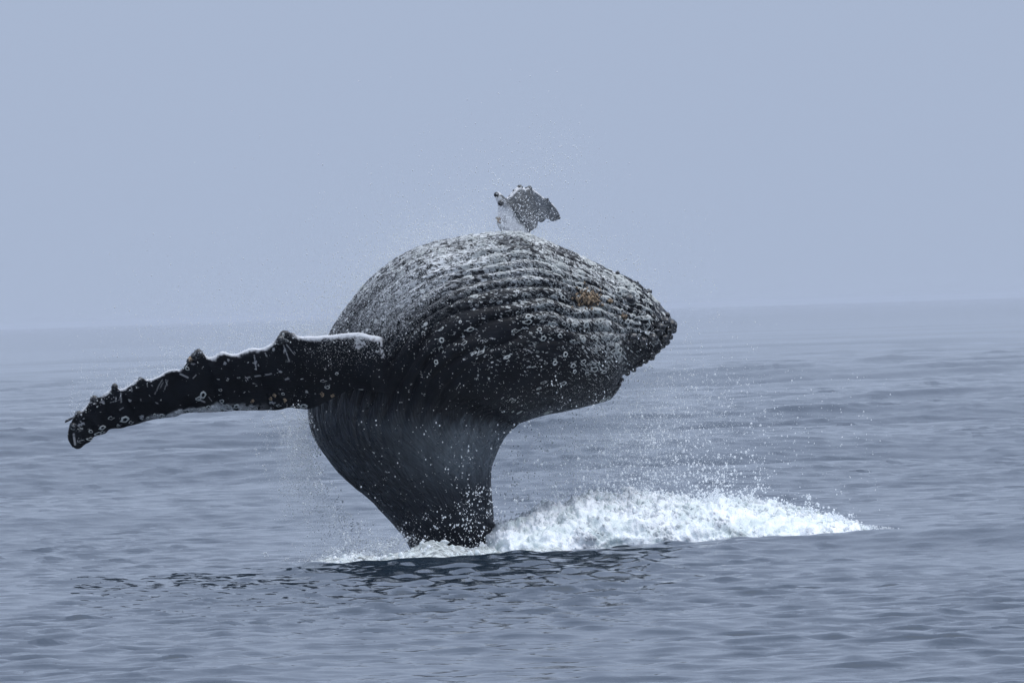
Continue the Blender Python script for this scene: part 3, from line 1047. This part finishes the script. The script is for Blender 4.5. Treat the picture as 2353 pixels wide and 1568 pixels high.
def mound(pxs, pys, Yc, dfront, dback, nu, nv, noise_a, seed):
    u_ = np.linspace(pxs[0], pxs[-1], nu)
    top = np.interp(u_, pxs, pys)
    top3 = at(u_, top, Yc)
    zt = np.maximum(top3[:, 2], 0.02) + 0.12
    end = np.clip(np.minimum(u_ - pxs[0], pxs[-1] - u_) / 60, 0.05, 1) ** 0.5
    b = np.linspace(-0.25, math.pi + 0.2, nv)
    cb, sb = np.cos(b), np.sin(b)
    G = np.zeros((nu, nv, 3))
    G[..., 0] = top3[:, 0][:, None]
    G[..., 1] = Y0 + Yc - end[:, None] * (np.where(cb > 0, dfront, dback) * np.sign(cb) * np.abs(cb) ** 1.1)[None]
    G[..., 2] = -0.12 + zt[:, None] * (np.sign(sb) * np.abs(sb) ** 0.62)[None]
    du = np.gradient(G, axis=0)
    dv = np.gradient(G, axis=1)
    n = np.cross(du, dv)
    n /= np.linalg.norm(n, axis=-1)[..., None]
    if n[nu // 2, nv // 2, 2] < 0: n = -n
    q = G + seed
    d = 0.20 * perlin(q * np.array([1.1, 0.8, 1.6])) + 0.36 * (billow(q * np.array([2.6, 1.3, 3.4]), 2) - 0.40)
    d += 0.30 * (billow(q * np.array([5.5, 3.0, 6.5]) + 5, 2, 2.1, 0.5) - 0.40) + 0.06 * (billow(q * 17 + 3, 2) - 0.35)
    jet = np.clip(perlin(q * np.array([5.5, 5.5, 0.6]) + 3) - 0.30, 0, 1) * np.maximum(sb, 0)[None] ** 3
    G = G + n * (noise_a * d * end[:, None])[..., None]
    G[..., 2] += 0.10 * jet * end[:, None]
    return G.reshape(-1, 3), grid_quads(nu, nv)


A1 = mound(TOP[:, 0], TOP[:, 1], 0.1, 2.6, 1.0, 900, 180, 0.34, 2.0)
W1 = np.array([(715, 1306), (750, 1290), (790, 1276), (830, 1272), (880, 1274), (930, 1264), (960, 1258), (990, 1244), (1030, 1256), (1075, 1260), (1110, 1250), (1150, 1262), (1200, 1255), (1300, 1255)], float)
A2 = mound(W1[:, 0], W1[:, 1], -1.4, 4.0, 0.35, 560, 90, 0.22, 7.0)


def strands(n, fx, fy, Y, up, lean, r0):
    """ropes of water torn off the surface"""
    vs, qs = [], []
    for k in range(n):
        x, y = fx(), fy
        y = fy(x)
        h_ = up * (0.25 + random.random() ** 2)
        a0, a1 = random.gauss(lean, 0.5), random.gauss(0, 0.6)
        t = np.linspace(0, 1, 7)
        px = x + h_ * (a0 * t + a1 * t * t) + np.array([0] + [random.gauss(0, 0.05 * h_) for _ in range(6)])
        py = y + 4 - h_ * (t - 0.25 * t * t)
        c = at(px, py, Y + random.uniform(-0.3, 0.3))
        r = r0 * (0.6 + 0.8 * random.random()) * (1.15 - t) * (1 + 0.35 * rng.normal(size=7))
        r[-1] *= 1.5
        a = np.linspace(0, 2 * np.pi, 6, endpoint=False)
        ring = np.stack([np.cos(a), np.sin(a), 0 * a], -1)
        vs.append((c[:, None, :] + np.abs(r)[:, None, None] * ring[None]).reshape(-1, 3))
        qs.append(grid_quads(7, 6, True) + k * 42)
    return np.concatenate(vs), np.concatenate(qs)


def froth(V, nu, nv, n, rows, r0, r1, seed):
    """rounded lumps of froth half sunk in the surface"""
    r = np.random.default_rng(seed)
    G = V.reshape(nu, nv, 3)
    i = (r.random(n) * (nu - 60)).astype(int) + 30
    jv = (nv * (rows[0] + (rows[1] - rows[0]) * r.random(n))).astype(int)
    c = G[i, jv]
    keep = perlin(c * np.array([1.6, 0.8, 2.0]) + 9) > -0.10
    c = c[keep]
    n = len(c)
    rad = (r0 + (r1 - r0) * r.random(n) ** 2.2)
    sc_ = rad[:, None] * (1 + 0.25 * r.normal(size=(n, 3)))
    vs = lv[None] * sc_[:, None, :] + c[:, None, :]
    qs = lq[None] + (np.arange(n) * len(lv))[:, None, None]
    return vs.reshape(-1, 3), qs.reshape(-1, 4)


PIECES = [A1, froth(A1[0], 900, 180, 2900, (0.08, 0.60), 0.008, 0.040, 1), froth(A1[0], 900, 180, 900, (0.42, 0.60), 0.010, 0.060, 2),
          froth(A2[0], 560, 90, 900, (0.10, 0.60), 0.010, 0.045, 3),
          strands(120, lambda: random.uniform(1160, 1930), lambda x: np.interp(x, TOP[:, 0], TOP[:, 1]) + 4, 0.0, 24, 0.1, 0.014),
          strands(70, lambda: random.gauss(1400, 190), lambda x: np.interp(x, TOP[:, 0], TOP[:, 1]) - abs(random.gauss(0, 40)), 0.0, 14, 0.0, 0.008),
          strands(80, lambda: random.gauss(840, 60), lambda x: 1308 - (x - 740) * 0.05 - abs(random.gauss(0, 14)), -0.9, 24, -0.3, 0.011),
          strands(70, lambda: random.uniform(200, 640), lambda x: np.interp(x, [189, 275, 361, 417, 486, 602, 658], [941, 890, 862, 845, 816, 797, 770]), -1.45, 14, -0.2, 0.004),
          strands(40, lambda: random.uniform(640, 720), lambda x: random.uniform(960, 1180), -0.2, 22, 0.0, 0.006)]
off_, vv_, qq_ = 0, [], []
for v, q in PIECES:
    vv_.append(v)
    qq_.append(q + off_)
    off_ += len(v)
foam = link('white_water', mesh_np('white_water', np.concatenate(vv_), np.concatenate(qq_)), FOAM)
m = NT('thin_wash')
gp = m.n('NewGeometry').outputs['Position']
p = m.n('BsdfPrincipled')
m.put(p.inputs['Base Color'], m.mix(m.noise(gp, 9.0, 4, 0.6), (0.82, 0.86, 0.86), (0.60, 0.66, 0.66)))
p.inputs['Roughness'].default_value = 0.35
tr = m.n('BsdfTransparent')
ms = m.n('MixShader')
m.put(ms.inputs[0], m.range(m.noise(gp, 5.0, 5, 0.65), 0.38, 0.62, 0.25, 0.95))
m.put(ms.inputs[1], tr)
m.put(ms.inputs[2], p)
wash = link('foam_wash', mesh_np('foam_wash', *A2), m.out(ms))
set_props(wash, 'thin pale wash of foam in front of the foot of the whale', None, None, 'stuff')
set_props(foam, 'white churned water heaped up beside the base of the whale', None, None, 'stuff')

# ------------------------------------------------------------------ spray
P, Rr = [], []


def drops(px, py, Y, r):
    P.append(at(px, py, Y))
    Rr.append(np.broadcast_to(r, np.shape(px)).astype(float))


def rad_(n, a, b, k=3.0):
    return a + (b - a) * rng.random(n) ** k


def N_(n, c, s): return rng.normal(c, s, n)
def U_(n, a, b): return rng.uniform(a, b, n)


def clump(nc, px, py, Y, per, sx_, sy_, r0, r1, k=3.0, slant=0.0):
    """drops that were torn off together"""
    cnt = 1 + rng.poisson(per, nc)
    i = np.repeat(np.arange(nc), cnt)
    n = len(i)
    a = rng.normal(0, 1, n) * np.repeat(0.3 + 1.2 * rng.random(nc), cnt)
    b = rng.normal(0, 1, n) * np.repeat(0.3 + 1.2 * rng.random(nc), cnt)
    drops(px[i] + a * sx_ + slant * b * sy_, py[i] + b * sy_, Y[i] + rng.normal(0, 0.05, n), rad_(n, r0, r1, k))


def rim(n, tm, ts, sc, jit):
    t_ = np.clip(N_(n, tm, ts), 6.6, 16)
    cc = cr(S_arr, t_)
    off = rng.exponential(1.0, n) * np.interp(t_, [6.5, 9, 11, 13, 16], [38, 48, 60, 40, 22]) * sc
    dx_, dy_ = cc[:, 2] - cc[:, 0], cc[:, 3] - cc[:, 1]
    ll = np.hypot(dx_, dy_)
    return cc[:, 2] + dx_ / ll * (off - 6) + N_(n, 0, jit), cc[:, 3] + dy_ / ll * (off - 6) - np.abs(N_(n, 0, jit * 0.7))


# off the top of the head and throat
x_, y_ = rim(4200, 9.8, 2.3, 1.1, 12)
drops(x_, y_, N_(len(x_), 0, 0.7), rad_(len(x_), 0.003, 0.010))
x_, y_ = rim(500, 9.5, 2.2, 0.8, 14)
clump(500, x_, y_, N_(500, 0, 0.6), 8, 9, 9, 0.002, 0.007)
x_, y_ = rim(34000, 9.3, 2.2, 0.75, 14)
drops(x_, y_, N_(len(x_), 0, 0.7), rad_(len(x_), 0.0012, 0.003))
n = 700
drops(N_(n, 1215, 85), 440 - rng.exponential(62, n), N_(n, 0, 0.6), rad_(n, 0.002, 0.010))
n = 400
drops(N_(n, 1270, 40), N_(n, 350, 45), N_(n, 0, 0.5), rad_(n, 0.002, 0.010))
n = 500
drops(U_(n, 1300, 1650), U_(n, 480, 760), N_(n, 0, 0.6), rad_(n, 0.002, 0.008))
# over the long flipper
n = 2600
fx = U_(n, 160, 800)
fy = np.interp(fx, [150, 450, 660, 880], [960, 815, 775, 750])
drops(fx, fy - rng.exponential(62, n) + 12, N_(n, -0.9, 0.8), rad_(n, 0.002, 0.009))
n = 260
fx = U_(n, 160, 760)
clump(n, fx, np.interp(fx, [150, 450, 660, 880], [960, 815, 775, 750]) - rng.exponential(40, n), N_(n, -0.9, 0.7), 7, 8, 6, 0.002, 0.008)
n = 800
drops(N_(n, 560, 160), N_(n, 690, 75), N_(n, 0, 0.9), rad_(n, 0.002, 0.006))
n = 9000
drops(N_(n, 620, 150), N_(n, 740, 55), N_(n, 0, 0.9), rad_(n, 0.0012, 0.0025))
# water streaming off the left side
n = 420
sy = U_(n, 930, 1310)
clump(n, np.interp(sy, [930, 1000, 1100, 1200, 1310], [700, 700, 740, 800, 830]) - np.abs(N_(n, 0, 50)) + 18, sy, N_(n, -0.2, 0.7), 8, 6, 13, 0.002, 0.012, 3.5, 0.25)
n = 150
clump(n, N_(n, 680, 24), U_(n, 950, 1190), N_(n, -0.3, 0.4), 14, 5, 16, 0.002, 0.008, 3, 0.2)
n = 20000
sy = N_(n, 1080, 110)
drops(np.interp(sy, [930, 1000, 1100, 1200, 1310], [695, 690, 715, 770, 800]) - np.abs(N_(n, 0, 45)) + 15, sy, N_(n, -0.2, 0.6), rad_(n, 0.0012, 0.0035))
# the curtain falling from the chin
n = 700
clump(n, np.clip(N_(n, 1430, 160), 1150, 2050), np.clip(N_(n, 990, 115), 760, 1230), N_(n, 0, 0.8), 6, 9, 14, 0.002, 0.011, 3.6, 0.3)
n = 3600
drops(np.clip(N_(n, 1440, 165), 1130, 2050), np.clip(N_(n, 990, 120), 740, 1230), N_(n, 0, 0.8), rad_(n, 0.002, 0.012, 3.4))
n = 42000
drops(N_(n, 1420, 130), N_(n, 985, 85), N_(n, 0, 0.8), rad_(n, 0.0012, 0.0034))
n = 330
clump(n, U_(n, 1150, 1760), 1150 - rng.exponential(60, n), N_(n, 0, 0.7), 6, 9, 8, 0.003, 0.018, 4.5)
n = 500
drops(U_(n, 1500, 2050), U_(n, 850, 1190), N_(n, 0, 0.8), rad_(n, 0.002, 0.010))
# in front of the body
n = 130
clump(n, N_(n, 1090, 40), np.clip(N_(n, 1180, 65), 1010, 1262), U_(n, -1.5, -1.2), 3, 7, 7, 0.003, 0.013, 3.0)
n = 170
drops(U_(n, 820, 1130), U_(n, 960, 1240), U_(n, -1.8, -1.5), rad_(n, 0.003, 0.011))
n = 320
drops(U_(n, 800, 1420), U_(n, 620, 950), U_(n, -2.4, -1.9), rad_(n, 0.002, 0.008))
n = 200
bx = N_(n, 890, 70)
clump(n, bx, 700 - (bx - 900) * 0.45 + N_(n, 0, 42), U_(n, -2.3, -1.7), 8, 12, 9, 0.002, 0.006)
n = 14000
bx = N_(n, 900, 75)
drops(bx, 695 - (bx - 900) * 0.5 + N_(n, 0, 45), U_(n, -2.3, -1.7), rad_(n, 0.0012, 0.003))
# splash at the base
n = 420
bx = np.where(rng.random(n) < 0.7, N_(n, 830, 65), U_(n, 730, 980))
clump(n, bx, np.interp(bx, [700, 800, 900, 1000], [1312, 1302, 1290, 1275]) - rng.exponential(22, n) + 6, U_(n, -1.6, -0.4), 12, 8, 6, 0.003, 0.016, 3.4)
n = 9000
bx = N_(n, 840, 70)
drops(bx, np.interp(bx, [700, 800, 900, 1000], [1312, 1302, 1290, 1275]) - rng.exponential(20, n) + 6, U_(n, -1.6, -0.4), rad_(n, 0.002, 0.006))
n = 420
bx = U_(n, 1140, 1960)
clump(n, bx, np.interp(bx, TOP[:, 0], TOP[:, 1]) - rng.exponential(9, n) + 8, N_(n, 0.0, 0.25), 9, 8, 6, 0.003, 0.018, 3.4)
n = 700
bx = U_(n, 960, 1900)
drops(bx, np.interp(bx, TOP[:, 0], TOP[:, 1]) + U_(n, 5, 90), U_(n, -2.0, -1.5), rad_(n, 0.003, 0.010, 2))
n = 900
bx = U_(n, 1900, 2090)
drops(bx, np.interp(bx, [1900, 1980, 2090], [1188, 1208, 1222]) + rng.exponential(8, n) - 5, U_(n, -1.2, 0.0), rad_(n, 0.003, 0.009, 2))
P = np.concatenate(P)
Rr = np.concatenate(Rr)
ok = P[:, 2] > -0.05
P, Rr = P[ok], Rr[ok]
m = NT('spray_water')
p = m.n('BsdfPrincipled')
m.put(p.inputs['Base Color'], (0.93, 0.95, 0.97, 1))
p.inputs['Roughness'].default_value = 0.12
p.inputs['IOR'].default_value = 1.333
p.inputs['Transmission Weight'].default_value = 0.0
tr = m.n('BsdfTranslucent')
tr.inputs['Color'].default_value = (0.93, 0.95, 0.97, 1)
ms = m.n('MixShader', i_Fac=0.5)
m.put(ms.inputs[1], p)
m.put(ms.inputs[2], tr)
DROP = m.out(ms)
me = bpy.data.meshes.new('water_spray')
me.vertices.add(len(P))
me.vertices.foreach_set('co', P.astype(np.float32).ravel())
add_attr(me, 'size', np.stack([Rr * (0.8 + 0.4 * rng.random(len(Rr))), Rr, Rr * (0.8 + 0.7 * rng.random(len(Rr)))], -1), 'FLOAT_VECTOR')
me.materials.append(DROP)
spray = bpy.data.objects.new('water_spray', me)
col.objects.link(spray)
set_props(spray, 'fine spray of water drops flung round the breaching whale', None, None, 'stuff')
ng = bpy.data.node_groups.new('drops', 'GeometryNodeTree')
ng.interface.new_socket('Geometry', in_out='INPUT', socket_type='NodeSocketGeometry')
ng.interface.new_socket('Geometry', in_out='OUTPUT', socket_type='NodeSocketGeometry')
gi, go = ng.nodes.new('NodeGroupInput'), ng.nodes.new('NodeGroupOutput')
ico = ng.nodes.new('GeometryNodeMeshIcoSphere')
ico.inputs['Radius'].default_value = 1.0
ico.inputs['Subdivisions'].default_value = 2
sm = ng.nodes.new('GeometryNodeSetShadeSmooth')
smt = ng.nodes.new('GeometryNodeSetMaterial')
smt.inputs['Material'].default_value = DROP
iop = ng.nodes.new('GeometryNodeInstanceOnPoints')
na = ng.nodes.new('GeometryNodeInputNamedAttribute')
na.data_type = 'FLOAT_VECTOR'
na.inputs['Name'].default_value = 'size'
ng.links.new(ico.outputs['Mesh'], sm.inputs[0])
ng.links.new(sm.outputs[0], smt.inputs[0])
ng.links.new(gi.outputs[0], iop.inputs['Points'])
ng.links.new(smt.outputs[0], iop.inputs['Instance'])
ng.links.new(na.outputs['Attribute'], iop.inputs['Scale'])
ng.links.new(iop.outputs[0], go.inputs[0])
spray.modifiers.new('drops', 'NODES').node_group = ng
